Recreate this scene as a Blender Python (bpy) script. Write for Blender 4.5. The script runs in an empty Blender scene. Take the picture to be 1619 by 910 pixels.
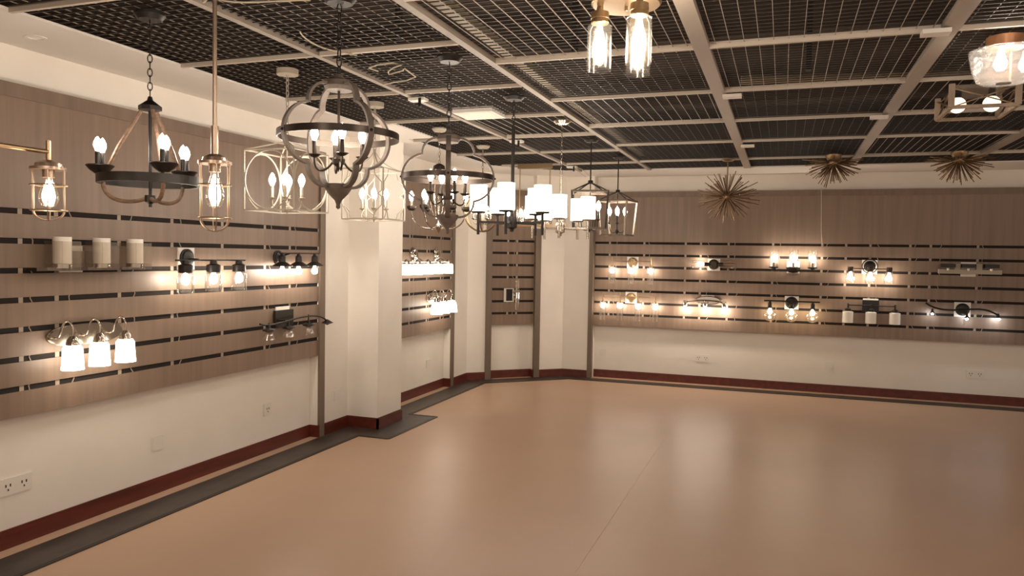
import bpy, bmesh, math, random
from math import sin, cos, pi, radians, sqrt, atan2
from mathutils import Vector, Matrix

C = bpy.context.scene.collection
SC = bpy.context.scene
random.seed(7)

# ------------------------------------------------------------------ camera, world, exposure
F_PX, YAW, PITCH, ROLL, EYE = 1201.6, 0.34157, -0.04245, 0.01698, 1.5205
cam_d = bpy.data.cameras.new('camera')
cam = bpy.data.objects.new('camera', cam_d)
C.objects.link(cam)
cam_d.sensor_width = 36.0
cam_d.lens = 36.0 * F_PX / 1619.0
cam_d.clip_start = 0.05
_f = Vector((-sin(YAW) * cos(PITCH), cos(YAW) * cos(PITCH), sin(PITCH)))
_r = Vector((cos(YAW), sin(YAW), 0))
_u = _r.cross(_f)
_r2 = _r * cos(ROLL) + _u * sin(ROLL)
_u2 = -_r * sin(ROLL) + _u * cos(ROLL)
cam.matrix_world = Matrix(((_r2.x, _u2.x, -_f.x, 0), (_r2.y, _u2.y, -_f.y, 0), (_r2.z, _u2.z, -_f.z, EYE), (0, 0, 0, 1)))
SC.camera = cam

W = bpy.data.worlds.new('world')
SC.world = W
W.use_nodes = True
W.node_tree.nodes['Background'].inputs[0].default_value = (1.0, 0.80, 0.625, 1)
W.node_tree.nodes['Background'].inputs[1].default_value = 0.82

SC.view_settings.view_transform = 'Standard'
SC.view_settings.look = 'None'
SC.view_settings.exposure = 0.06
SC.view_settings.gamma = 1.0
SC.view_settings.use_curve_mapping = False
SC.cycles.use_denoising = True
SC.cycles.sample_clamp_indirect = 4.0
SC.cycles.sample_clamp_direct = 0.0
SC.cycles.max_bounces = 10
SC.cycles.transparent_max_bounces = 24
SC.cycles.caustics_reflective = False
SC.cycles.caustics_refractive = False

BULB = 105.0      # radiance of a lit warm bulb
GLOW = 9.0       # radiance of a lit frosted shade

# ------------------------------------------------------------------ materials
def mat(name, col, rough=0.6, metal=0.0, spec=0.5, grain=None, noise=None, bump=None):
    m = bpy.data.materials.new(name)
    m.use_nodes = True
    nt = m.node_tree
    b = nt.nodes['Principled BSDF']
    b.inputs['Base Color'].default_value = (*col, 1)
    b.inputs['Roughness'].default_value = rough
    b.inputs['Metallic'].default_value = metal
    b.inputs['Specular IOR Level'].default_value = spec
    if grain or noise:
        sc, amt, stretch = grain or noise
        tc = nt.nodes.new('ShaderNodeTexCoord')
        mp = nt.nodes.new('ShaderNodeMapping')
        mp.inputs['Scale'].default_value = stretch
        nz = nt.nodes.new('ShaderNodeTexNoise')
        nz.inputs['Scale'].default_value = sc
        nz.inputs['Detail'].default_value = 5
        rp = nt.nodes.new('ShaderNodeValToRGB')
        lo = tuple(max(0, c * (1 - amt)) for c in col)
        hi = tuple(min(1, c * (1 + amt)) for c in col)
        rp.color_ramp.elements[0].color = (*lo, 1)
        rp.color_ramp.elements[1].color = (*hi, 1)
        rp.color_ramp.elements[0].position = 0.3
        rp.color_ramp.elements[1].position = 0.7
        nt.links.new(tc.outputs['Object'], mp.inputs['Vector'])
        nt.links.new(mp.outputs['Vector'], nz.inputs['Vector'])
        nt.links.new(nz.outputs['Fac'], rp.inputs['Fac'])
        nt.links.new(rp.outputs['Color'], b.inputs['Base Color'])
        if bump:
            bp = nt.nodes.new('ShaderNodeBump')
            bp.inputs['Strength'].default_value = bump
            bp.inputs['Distance'].default_value = 0.002
            nt.links.new(nz.outputs['Fac'], bp.inputs['Height'])
            nt.links.new(bp.outputs['Normal'], b.inputs['Normal'])
    return m

def emit(name, col, strength):
    m = bpy.data.materials.new(name)
    m.use_nodes = True
    nt = m.node_tree
    b = nt.nodes['Principled BSDF']
    b.inputs['Base Color'].default_value = (0.8, 0.8, 0.8, 1)
    b.inputs['Emission Color'].default_value = (*col, 1)
    b.inputs['Emission Strength'].default_value = strength
    return m

def glass(name, tint=(0.97, 0.96, 0.94), refl=0.06, rough=0.03, edge=0.55, bubbles=0, haze=0.004):
    """thin clear pane: light passes straight through, rim reflects more"""
    m = bpy.data.materials.new(name)
    m.use_nodes = True
    nt = m.node_tree
    for n in list(nt.nodes):
        nt.nodes.remove(n)
    out = nt.nodes.new('ShaderNodeOutputMaterial')
    mix = nt.nodes.new('ShaderNodeMixShader')
    tr = nt.nodes.new('ShaderNodeBsdfTransparent')
    gl = nt.nodes.new('ShaderNodeBsdfGlossy')
    lw = nt.nodes.new('ShaderNodeLayerWeight')
    lw.inputs['Blend'].default_value = 0.35
    mr = nt.nodes.new('ShaderNodeMapRange')
    mr.inputs['To Min'].default_value = refl
    mr.inputs['To Max'].default_value = edge
    tr.inputs['Color'].default_value = (*tint, 1)
    gl.inputs['Color'].default_value = (1, 1, 1, 1)
    gl.inputs['Roughness'].default_value = rough
    nt.links.new(lw.outputs['Facing'], mr.inputs['Value'])
    nt.links.new(mr.outputs['Result'], mix.inputs['Fac'])
    nt.links.new(tr.outputs[0], mix.inputs[1])
    nt.links.new(gl.outputs[0], mix.inputs[2])
    tl = nt.nodes.new('ShaderNodeBsdfTranslucent')
    tl.inputs['Color'].default_value = (1, 0.98, 0.95, 1)
    m2 = nt.nodes.new('ShaderNodeMixShader')
    m2.inputs['Fac'].default_value = haze
    nt.links.new(mix.outputs[0], m2.inputs[1])
    nt.links.new(tl.outputs[0], m2.inputs[2])
    nt.links.new(m2.outputs[0], out.inputs['Surface'])
    if bubbles:
        vo = nt.nodes.new('ShaderNodeTexVoronoi')
        vo.inputs['Scale'].default_value = bubbles
        tc = nt.nodes.new('ShaderNodeTexCoord')
        bp = nt.nodes.new('ShaderNodeBump')
        bp.inputs['Strength'].default_value = 0.8
        bp.inputs['Distance'].default_value = 0.004
        nt.links.new(tc.outputs['Object'], vo.inputs['Vector'])
        nt.links.new(vo.outputs['Distance'], bp.inputs['Height'])
        nt.links.new(bp.outputs['Normal'], gl.inputs['Normal'])
        nt.links.new(bp.outputs['Normal'], lw.inputs['Normal'])
    return m

M = {}
M['paint'] = mat('white_wall_paint', (0.80, 0.75, 0.68), 0.75, noise=(3, 0.03, (1, 1, 1)))
M['ceil'] = mat('white_ceiling_paint', (0.80, 0.76, 0.71), 0.8)
M['slat'] = mat('grey_brown_laminate', (0.215, 0.149, 0.107), 0.45, grain=(1.6, 0.13, (14, 14, 0.5)))
M['slatcap'] = mat('grey_brown_cap', (0.178, 0.124, 0.089), 0.5, grain=(1.6, 0.12, (9, 9, 0.6)))
M['gap'] = mat('dark_slot_lining', (0.012, 0.007, 0.005), 0.9)
M['batten'] = mat('pale_batten', (0.36, 0.29, 0.225), 0.6)
M['post'] = mat('grey_brown_post', (0.165, 0.123, 0.090), 0.5, grain=(2, 0.12, (8, 8, 0.6)))
M['base'] = mat('dark_red_wood', (0.105, 0.018, 0.010), 0.4, grain=(3, 0.3, (6, 0.7, 6)))
M['floor'] = mat('beige_floor_sheet', (0.555, 0.372, 0.258), 0.36, noise=(0.7, 0.07, (1, 1, 1)), spec=0.4)
M['seam'] = mat('floor_sheet_joint', (0.575, 0.39, 0.272), 0.4)
M['stone'] = mat('dark_stone_border', (0.052, 0.040, 0.032), 0.4, noise=(9, 0.4, (1, 0.5, 1)))
M['edge'] = mat('dark_border_edge', (0.018, 0.013, 0.010), 0.5)
M['fin'] = mat('black_grille_fin', (0.022, 0.017, 0.014), 0.55)
M['wire'] = mat('grille_wire', (0.42, 0.36, 0.30), 0.45)
M['runner'] = mat('grey_ceiling_runner', (0.36, 0.31, 0.26), 0.5, noise=(6, 0.1, (1, 0.2, 1)))
M['tee'] = mat('pale_ceiling_tee', (0.55, 0.48, 0.40), 0.45)
M['void'] = mat('dark_void', (0.078, 0.056, 0.043), 0.9, noise=(1.2, 0.35, (1, 1, 1)))
M['black'] = mat('black_metal', (0.016, 0.012, 0.010), 0.42, 0.3)
M['bronze'] = mat('dark_bronze', (0.045, 0.032, 0.024), 0.35, 0.6)
M['iron'] = mat('weathered_grey_wood', (0.135, 0.108, 0.09), 0.6, grain=(5, 0.35, (3, 3, 3)))
M['darkwood'] = mat('weathered_brown_wood', (0.14, 0.10, 0.072), 0.6, grain=(6, 0.35, (3, 3, 1)))
M['palewood'] = mat('pale_driftwood', (0.42, 0.33, 0.25), 0.6, grain=(6, 0.25, (3, 3, 1)))
M['rope'] = mat('brown_rope', (0.17, 0.10, 0.062), 0.7, grain=(40, 0.35, (1, 1, 2)), bump=0.6)
M['rose'] = mat('rose_gold_metal', (0.45, 0.335, 0.255), 0.3, 0.85)
M['brass'] = mat('aged_brass', (0.46, 0.33, 0.19), 0.3, 0.9)
M['antique'] = mat('antique_brass', (0.26, 0.17, 0.095), 0.38, 0.8)
M['nickel'] = mat('brushed_nickel', (0.42, 0.36, 0.30), 0.2, 0.95)
M['chrome'] = mat('polished_chrome', (0.55, 0.51, 0.47), 0.12, 1.0)
M['cream'] = mat('cream_metal', (0.42, 0.37, 0.295), 0.5)
M['white'] = mat('white_plastic', (0.76, 0.72, 0.66), 0.45)
M['frost'] = mat('unlit_frosted_glass', (0.93, 0.89, 0.82), 0.25)
M['socket'] = mat('outlet_hole', (0.02, 0.016, 0.012), 0.6)
M['copper'] = mat('copper_cap', (0.42, 0.21, 0.11), 0.35, 0.7)
M['red'] = mat('red_wire', (0.45, 0.07, 0.04), 0.5)
M['orange'] = mat('orange_wire', (0.62, 0.20, 0.05), 0.5)
M['cable'] = mat('pale_cable', (0.55, 0.47, 0.34), 0.5)
M['glass'] = glass('clear_glass')
M['seeded'] = glass('seeded_glass', (0.80, 0.78, 0.78), 0.16, 0.2, 0.45, bubbles=38, haze=0.06)
M['ribbed'] = glass('thick_glass', (0.95, 0.93, 0.90), 0.03, 0.2, 0.22, haze=0.006)
M['bulb'] = emit('lit_bulb', (1.0, 0.87, 0.73), BULB)
M['dimbulb'] = emit('lit_globe', (1.0, 0.80, 0.55), 1.6)
M['globe'] = emit('fill_globe_emission', (1.0, 0.86, 0.72), 55.0)  # emission of the fill globes added out of view
M['edison'] = emit('lit_filament', (1.0, 0.80, 0.52), 55.0)
M['glow'] = emit('lit_frosted_shade', (1.0, 0.88, 0.72), GLOW)
M['bigbulb'] = emit('lit_tubular_bulb', (1.0, 0.86, 0.70), 60.0)
M['drum'] = emit('lit_fabric_drum', (1.0, 0.89, 0.74), 7.0)
M['led'] = emit('lit_cool_led', (0.9, 0.95, 1.0), 120.0)
M['panel'] = mat('led_panel_diffuser', (0.78, 0.72, 0.62), 0.5)

# ------------------------------------------------------------------ mesh helpers
class MB:
    def __init__(s):
        s.v = []; s.f = []; s.T = Matrix.Identity(4)
    def add(s, vs, fs):
        o = len(s.v)
        s.v += [tuple(s.T @ Vector(q)) for q in vs]
        s.f += [tuple(i + o for i in q) for q in fs]
        return s
    def box(s, x0, x1, y0, y1, z0, z1):
        vs = [(x, y, z) for x in (x0, x1) for y in (y0, y1) for z in (z0, z1)]
        return s.add(vs, [(0, 1, 3, 2), (4, 6, 7, 5), (0, 4, 5, 1), (2, 3, 7, 6), (0, 2, 6, 4), (1, 5, 7, 3)])
    def bar(s, a, b, w, h, up=(0, 0, 1)):
        a, b = Vector(a), Vector(b)
        d = (b - a).normalized(); u = Vector(up)
        if abs(d.dot(u)) > 0.95: u = Vector((1, 0, 0)) if abs(d.x) < 0.9 else Vector((0, 1, 0))
        x = d.cross(u).normalized(); y = x.cross(d)
        vs = []
        for q in (a, b):
            for i, j in ((-1, -1), (1, -1), (1, 1), (-1, 1)):
                vs.append(q + x * (i * w / 2) + y * (j * h / 2))
        return s.add(vs, [(0, 1, 2, 3), (7, 6, 5, 4), (0, 4, 5, 1), (1, 5, 6, 2), (2, 6, 7, 3), (3, 7, 4, 0)])
    def tube(s, pts, r, n=8, closed=False, cap=True):
        pts = [Vector(q) for q in pts]
        N = len(pts); vs = []; fs = []
        rs = r if isinstance(r, (list, tuple)) else [r] * N
        prev = None
        for i, q in enumerate(pts):
            if closed: d = pts[(i + 1) % N] - pts[i - 1]
            else: d = pts[min(i + 1, N - 1)] - pts[max(i - 1, 0)]
            d.normalize()
            if prev is None:
                u = Vector((0, 0, 1)) if abs(d.z) < 0.9 else Vector((1, 0, 0))
                x = d.cross(u).normalized()
            else:
                x = (prev - d * prev.dot(d)).normalized()
            prev = x; y = d.cross(x)
            for k in range(n):
                a = 2 * pi * k / n
                vs.append(q + (x * cos(a) + y * sin(a)) * rs[i])
        for i in range(N if closed else N - 1):
            j = (i + 1) % N
            for k in range(n):
                l = (k + 1) % n
                fs.append((i * n + k, i * n + l, j * n + l, j * n + k))
        if cap and not closed:
            fs.append(tuple(reversed(range(n)))); fs.append(tuple(range((N - 1) * n, N * n)))
        return s.add(vs, fs)
    def cyl(s, a, b, r, n=16): return s.tube([a, b], r, n)
    def strap(s, pts, w, t, out):
        """flat band through pts lying in a plane; out = direction of its width"""
        pts = [Vector(q) for q in pts]; o = Vector(out).normalized(); vs = []; fs = []
        N = len(pts)
        for i, q in enumerate(pts):
            d = (pts[min(i + 1, N - 1)] - pts[max(i - 1, 0)]).normalized()
            nrm = d.cross(o).normalized()
            for a, b in ((-1, -1), (1, -1), (1, 1), (-1, 1)):
                vs.append(q + o * (a * w / 2) + nrm * (b * t / 2))
        for i in range(N - 1):
            for k in range(4):
                l = (k + 1) % 4
                fs.append((i * 4 + k, i * 4 + l, i * 4 + 4 + l, i * 4 + 4 + k))
        fs.append((3, 2, 1, 0)); fs.append(tuple(range((N - 1) * 4, N * 4)))
        return s.add(vs, fs)
    def lathe(s, prof, c=(0, 0, 0), n=24, axis=None):
        vs = []; fs = []; ring = []
        for r, z in prof:
            if r < 1e-6:
                ring.append([len(vs)]); vs.append((0, 0, z))
            else:
                ring.append(list(range(len(vs), len(vs) + n)))
                vs += [(r * cos(2 * pi * k / n), r * sin(2 * pi * k / n), z) for k in range(n)]
        for A, B in zip(ring, ring[1:]):
            for k in range(n):
                l = (k + 1) % n
                if len(A) == 1 and len(B) == 1: break
                if len(A) == 1: fs.append((A[0], B[l], B[k]))
                elif len(B) == 1: fs.append((A[k], A[l], B[0]))
                else: fs.append((A[k], A[l], B[l], B[k]))
        Mx = Matrix.Identity(3)
        if axis is not None: Mx = Vector((0, 0, 1)).rotation_difference(Vector(axis)).to_matrix()
        c = Vector(c)
        return s.add([Mx @ Vector(q) + c for q in vs], fs)
    def ball(s, c, r, n=14, m=8, sz=1.0):
        return s.lathe([(r * sin(pi * i / m), -r * cos(pi * i / m) * sz) for i in range(m + 1)], c, n)
    def ring(s, c, R, r, axis=(0, 0, 1), n=40, m=8, rz=None):
        q = Vector((0, 0, 1)).rotation_difference(Vector(axis)).to_matrix(); c = Vector(c)
        return s.tube([q @ Vector((R * cos(2 * pi * k / n), (rz or R) * sin(2 * pi * k / n), 0)) + c for k in range(n)], r, m, True)
    def hoop(s, c, R, t, h, n=56):
        return s.lathe([(R, -h / 2), (R, h / 2), (R - t, h / 2), (R - t, -h / 2), (R, -h / 2)], c, n)
    def prism(s, poly, z0, z1):
        N = len(poly)
        vs = [(x, y, z0) for x, y in poly] + [(x, y, z1) for x, y in poly]
        fs = [tuple(reversed(range(N))), tuple(range(N, 2 * N))] + [(i, (i + 1) % N, N + (i + 1) % N, N + i) for i in range(N)]
        return s.add(vs, fs)
    def chain(s, a, b, L=0.036, r=0.0024, w=0.009):
        a, b = Vector(a), Vector(b); n = max(2, int((a - b).length / (L * 0.78)))
        for i in range(n):
            c = a.lerp(b, (i + 0.5) / n); pts = []
            for k in range(10):
                t = 2 * pi * k / 10
                e = Vector((w * cos(t), 0, L / 2 * sin(t))) if i % 2 else Vector((0, w * cos(t), L / 2 * sin(t)))
                pts.append(c + e)
            s.tube(pts, r, 5, True)
        return s
    def build(s, name, m, parent=None, flat=False):
        me = bpy.data.meshes.new(name)
        me.from_pydata(s.v, [], s.f)
        bm = bmesh.new(); bm.from_mesh(me)
        bmesh.ops.recalc_face_normals(bm, faces=bm.faces)
        bm.to_mesh(me); bm.free()
        me.materials.append(M[m])
        if not flat:
            for p in me.polygons: p.use_smooth = True
            me.set_sharp_from_angle(angle=0.6)
        o = bpy.data.objects.new(name, me)
        C.objects.link(o)
        if parent is not None: o.parent = parent
        return o

def tag(o, label, cat, group=None):
    o['label'] = label; o['category'] = cat
    if group: o['group'] = group
    return o
def thing(name, label, cat, loc=(0, 0, 0), rz=0.0, group=None):
    o = bpy.data.objects.new(name, None); C.objects.link(o)
    o.empty_display_size = 0.05
    o.location = loc; o.rotation_euler = (0, 0, rz)
    return tag(o, label, cat, group)
def struct(o, kind='structure'):
    o['kind'] = kind
    return o
def arc(c, R, a0, a1, n, fx):
    return [fx(c[0] + R * cos(radians(a0 + (a1 - a0) * i / n)), c[1] + R * sin(radians(a0 + (a1 - a0) * i / n))) for i in range(n + 1)]
def bez(p, n=14):
    p = [Vector(q) for q in p]; out = []
    for i in range(n + 1):
        t = i / n; q = list(p)
        while len(q) > 1: q = [q[k].lerp(q[k + 1], t) for k in range(len(q) - 1)]
        out.append(q[0])
    return out

# ------------------------------------------------------------------ the room
ZC, ZP0, ZP1 = 2.525, 0.66, 2.337
XL, YB = -3.655, 9.452
GY = [-0.15, 0.85]
CH0, CH1 = Vector((-3.57, 8.44)), Vector((-2.61, 9.30))
CU = (CH1 - CH0).normalized(); CN = Vector((-CU.y, CU.x))        # along the canted corner, and into the wall
def chp(s, d=0.0):
    q = CH0 + CU * s + CN * d
    return (q.x, q.y)

struct(MB().prism([(-4.2, -2.5), (6.0, -2.5), (6.0, 10.0), (-4.2, 10.0)], -0.1, 0.0).build('floor', 'floor'))
struct(MB().prism([(-3.95, -2.5), (XL, -2.5), (XL, 5.325), (-3.57, 5.325), (-3.57, 5.8), (-3.57, 6.15), (XL, 6.15), (XL, 7.965), (-3.57, 7.965), (-3.57, 8.44), (-3.95, 8.8)], 0, ZC + 0.03).build('wall_left', 'paint'))
struct(MB().prism([(-3.6, 5.77), (-3.27, 5.77), (-3.27, 6.2), (-3.6, 6.2)], 0, ZC + 0.03).build('wall_pillar', 'paint'))
struct(MB().prism([chp(0), chp(0.31), chp(0.31, 0.1), chp(0.89, 0.1), chp(0.89), chp(1.289), (-2.61, 9.75), (-3.95, 9.75), (-3.95, 8.8)], 0, ZC + 0.03).build('wall_corner', 'paint'))
struct(MB().prism([(-2.61, 9.30), (-2.235, 9.30), (-2.235, YB), (6.0, YB), (6.0, 9.75), (-2.61, 9.75)], 0, ZC + 0.03).build('wall_back', 'paint'))

def base_run(name, pts, h=0.088, t=0.016):
    """skirting that follows the wall foot; pts run with the room on the right hand side"""
    m = MB()
    for (a, b) in zip(pts, pts[1:]):
        a, b = Vector(a), Vector(b); d = (b - a).normalized(); n = Vector((d.y, -d.x))
        p = [a - d * 0.0, b + d * 0.0, b + n * t + d * 0.0, a + n * t - d * 0.0]
        m.prism([tuple(q) for q in p], 0.0, h)
        p = [a, b, b + n * t * 0.6, a + n * t * 0.6]
        m.prism([tuple(q) for q in p], h, h + 0.008)
    struct(m.build(name, 'base', flat=True))
base_run('baseboard_left', [(XL, -2.5), (XL, 5.325), (-3.555, 5.325)])
base_run('baseboard_pillar', [(-3.57, 5.40), (-3.57, 5.77), (-3.254, 5.77), (-3.27, 5.754), (-3.27, 6.2), (-3.655, 6.2)])
base_run('baseboard_recess', [(XL, 6.2), (XL, 7.965), (-3.56, 7.965)])
base_run('baseboard_corner', [(-3.57, 8.03), (-3.57, 8.44), chp(0.31), chp(0.31, 0.1), chp(0.89, 0.1), chp(0.89), chp(1.289), (-2.235, 9.30)])
base_run('baseboard_back', [(-2.235, YB), (6.0, YB)])

def post(n, pts, top=ZP1):
    struct(MB().prism(pts, 0, top).build('trim_%d' % n, 'post', flat=True))
post(1, [(-3.575, 5.324), (-3.555, 5.324), (-3.555, 5.395), (-3.575, 5.395)])
post(2, [(-3.575, 7.964), (-3.555, 7.964), (-3.555, 8.035), (-3.575, 8.035)])
for n, s in ((3, 0.235), (4, 0.885)):
    post(n, [chp(s, -0.018), chp(s + 0.075, -0.018), chp(s + 0.075, 0.03), chp(s, 0.03)])
post(5, [(-2.285, 9.284), (-2.234, 9.284), (-2.234, 9.372), (-2.285, 9.372)])
# stone border on the floor
bo = [(-3.545, -2.5), (-3.29, -2.5), (-3.29, 5.49), (-3.01, 5.49), (-3.01, 6.42), (-3.29, 6.42), (-3.30, 8.36), (-2.47, 9.10), (6.0, 9.16), (6.0, 9.34), (-2.3, 9.29),
      (-2.62, 9.29), (-3.56, 8.43), (-3.545, 6.2), (-3.26, 6.2), (-3.26, 5.76), (-3.55, 5.76)]
struct(MB().prism(bo, 0, 0.003).build('trim_6', 'stone', flat=True))
e = MB()
ed = [(-3.29, -2.5), (-3.29, 5.49), (-3.01, 5.49), (-3.01, 6.42), (-3.29, 6.42), (-3.30, 8.36), (-2.47, 9.10), (6.0, 9.16)]
for a, b in zip(ed, ed[1:]): e.bar((*a, 0.003), (*b, 0.003), 0.03, 0.004)
struct(e.build('trim_7', 'edge', flat=True))

struct(MB().box(-0.905, -0.898, 2.2, 9.0, 0, 0.0012).build('trim_8', 'seam', flat=True))
# ceiling: plain border, open grille cells hung in a runner grid, dark void above
RX = [-2.27, -1.46, -0.395, 0.645, 1.70, 2.75, 3.80, 4.85]
RWD = [0.036, 0.040, 0.075, 0.072, 0.07, 0.07, 0.07, 0.07]
ROWL = [0.5, 1.43, 2.37, 3.35, 4.28, 5.22, 6.125, 7.085, 8.03, 8.75]
ROWR = [0.7, 1.71, 2.72, 3.745, 4.745, 5.77, 6.78, 7.97, 8.75]
ceil = struct(MB().prism([(-3.95, -2.5), (-3.13, -2.5), (-3.13, 5.29), (-2.88, 5.29), (-2.88, 6.02), (-3.13, 6.02), (-3.13, 8.05), (-2.46, 8.72), (6.0, 8.72), (6.0, 9.75), (-3.95, 9.75)], ZC, ZC + 0.012).build('ceiling', 'ceil', flat=True))
v = MB()
v.box(-3.95, 6.2, -2.7, 9.75, 3.25, 3.3)
v.box(-3.95, -3.9, -2.7, 9.75, 2.56, 3.25); v.box(6.1, 6.2, -2.7, 9.75, 2.53, 3.25)
v.box(-3.95, 6.2, 9.7, 9.75, 2.56, 3.25); v.box(-3.95, 6.2, -2.7, -2.6, 2.53, 3.25)  # skirts on both open sides added to block world light leaking in
v.build('void_lining', 'void', ceil, flat=True)
vv = MB()
for y in (3.0, 5.2, 7.4): vv.box(-3.9, 6.1, y, y + 0.25, 2.98, 3.25)
vv.build('concrete_beam', 'void', ceil, flat=True)
hg = MB()
for x, y in ((-1.79, 3.33), (-1.05, 3.86), (0.02, 3.2), (0.1, 4.5)): hg.box(x - 0.014, x + 0.014, y - 0.014, y + 0.014, 2.56, 3.25)
hg.build('hanger_rod', 'fin', ceil, flat=True)
MB().box(-1.60, -1.535, -2.5, 8.9, 2.70, 2.74).build('cable_tray', 'cable', ceil, flat=True)
MB().tube([(-0.3, 5.35, 2.72), (1.3, 5.62, 2.72), (6.0, 5.7, 2.72)], 0.03, 10).build('conduit', 'cable', ceil)
def cell(x0, x1, y0, y1, dashed):
    m = MB(); zf = 2.534 if dashed else 2.545
    n = max(1, round((y1 - y0) / 0.05))
    for i in range(n):
        y = y0 + (i + 0.5) * (y1 - y0) / n
        m.box(x0, x1, y - 0.0035, y + 0.0035, zf, zf + 0.004)
    m.build('grille_fins', 'fin', ceil, flat=True)
    w = MB(); zw = 2.5385 if dashed else 2.533
    n = max(1, round((x1 - x0) / 0.066))
    for i in range(1, n):
        x = x0 + i * (x1 - x0) / n
        w.box(x - 0.0013, x + 0.0013, y0, y1, zw, zw + 0.003)
    w.build('grille_wires', 'wire', ceil, flat=True)
for i, (x0, x1) in enumerate([(-3.12, RX[0])] + list(zip(RX, RX[1:]))):
    rows = ROWL if i < 2 else ROWR
    for j, (y0, y1) in enumerate(zip(rows, rows[1:])):
        if y1 < 1.6: continue
        solid = {0: [], 1: [5], 2: [1, 2, 4], 3: [1, 2, 3]}.get(i, [1, 4, 6])
        cell(x0, x1, y0, y1, j not in solid)
for x, w in zip(RX, RWD):
    m = MB(); m.box(x - w / 2, x + w / 2, -2.5, 8.72, ZC - 0.008, ZC + 0.02)
    m.build('main_runner', 'runner', ceil, flat=True)
for k, y in enumerate(ROWL[:-1]):
    xs = -3.13 if y < 8 else -3.0
    m = MB(); m.box(xs, RX[0] - 0.023, y - 0.009, y + 0.009, ZC - 0.009, ZC + 0.02); m.box(RX[0] + 0.023, RX[1] - 0.023, y - 0.009, y + 0.009, ZC - 0.009, ZC + 0.02)
    m.build('cross_tee', 'tee', ceil, flat=True)
for y in ROWR[:-1]:
    m = MB()
    for a, b, wa, wb in zip(RX[1:], RX[2:], RWD[1:], RWD[2:]): m.box(a + wa / 2, b - wb / 2, y - 0.009, y + 0.009, ZC - 0.009, ZC + 0.02)
    m.build('cross_tee', 'tee', ceil, flat=True)

# ------------------------------------------------------------------ slatted display panels
GAPS = [1.703 - 0.15 * k for k in range(7)]
def slat_panel(label, length, loc, rz, bats, k=1.0):
    """local x along the wall, -y into the room, front of the boards at y=0"""
    t = thing('slat_panel', label, 'wall panel', loc, rz)
    G = 0.0145
    m = MB(); edges = [ZP1 - 0.07] + [z for g in GAPS for z in (g + G, g - G)] + [ZP0]
    for hi, lo in zip(edges[0::2], edges[1::2]): m.box(0, length, 0, 0.008, lo, hi)
    m.build('boards', 'slat', t, flat=True)
    MB().box(0, length, -0.006, 0.008, ZP1 - 0.07, ZP1).build('top_cap', 'slatcap', t, flat=True)
    MB().box(0, length, 0.0095, 0.07, ZP0, ZP1).build('slot_lining', 'gap', t, flat=True)
    t.scale = (1, 1, k); t.location.z = EYE * (1 - k)
    rr = random.Random(length)
    for x in bats:
        MB().box(x - 0.012, x + 0.012, 0.0082, 0.0094, ZP0 + 0.01, ZP1 - 0.1).build('batten', 'batten', t, flat=True)
        if rr.random() < 0.7:
            px = x + rr.uniform(0.05, 0.09); pts = []
            for i in range(24): pts.append((px + 0.022 * sin(i * 1.9 + x * 7) + rr.uniform(-0.008, 0.008), 0.0078, ZP0 + 0.05 + i * 0.05))
            MB().tube(pts, 0.0032, 5).build('wire', 'batten', t)
    return t
slat_panel('grey-brown slatted display panel on the long left wall, nearest the camera', 7.323, (-3.574, -2.0, 0), pi / 2, [2.9, 4.35, 4.75, 4.95, 5.35, 5.75, 6.2, 6.65, 6.95], 0.984)
slat_panel('narrow slatted display panel between the white pillar and the corner', 1.763, (-3.574, 6.2, 0), pi / 2, [0.35, 0.75, 1.15, 1.5], 0.984)
q = chp(0.312, 0.02)
slat_panel('smallest slatted display panel, in the canted room corner', 0.572, (q[0], q[1], 0), atan2(CU.y, CU.x), [0.22, 0.34], 0.99)
slat_panel('long slatted display panel covering the back wall', 8.1, (-2.232, 9.362, 0), 0.0, [0.19, 0.62, 1.12, 1.3, 1.62, 2.12, 2.65, 2.9, 3.15, 3.55, 3.75, 4.2, 4.75, 5.2], 0.992)

# ------------------------------------------------------------------ shared lamp pieces
def candle_bulb(p, c, s=1.0, m='bulb'):
    return MB().lathe([(0, 0), (0.007 * s, 0.001), (0.0095 * s, 0.008 * s), (0.0155 * s, 0.024 * s), (0.0145 * s, 0.036 * s), (0.008 * s, 0.052 * s), (0, 0.062 * s)], c, 10).build('bulb', m, p)
def globe_bulb(p, c, r=0.026, m='bulb', down=True):
    k = -1 if down else 1
    return MB().lathe([(0, k * 0.0), (r * 0.42, k * 0.001), (r * 0.5, k * r * 0.5), (r * 0.95, k * r * 1.3), (r, k * r * 1.75), (r * 0.75, k * r * 2.4), (0, k * r * 2.75)], c, 12).build('bulb', m, p)
def canopy(t, z, m, r=0.06, h=0.025, dome=True):
    pr = [(0, z), (r, z), (r, z - h * 0.35), (r * (0.75 if dome else 1), z - h), (0, z - h)] if dome else [(0, z), (r, z), (r, z - h), (0, z - h)]
    return MB().lathe(pr, (0, 0, 0), 28).build('canopy', m, t)
def candle(t, c, m, h=0.05, tray=0.026, r=0.0085, bs=1.0, bm='bulb', sleeve=None):
    x, y, z = c
    MB().lathe([(0, z - 0.010), (0.006, z - 0.010), (tray * 0.6, z - 0.006), (tray, z + 0.002), (tray * 0.9, z + 0.003), (0, z)], (x, y, 0), 18).build('drip_tray', m, t)
    k = MB().lathe([(0, z), (r, z), (r, z + h), (0, z + h)], (x, y, 0), 12).build('candle', sleeve or m, t)
    candle_bulb(k, (x, y, z + h), bs, bm)

ZH = ZC - 0.012          # underside of the ceiling grid, where canopies seat
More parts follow.
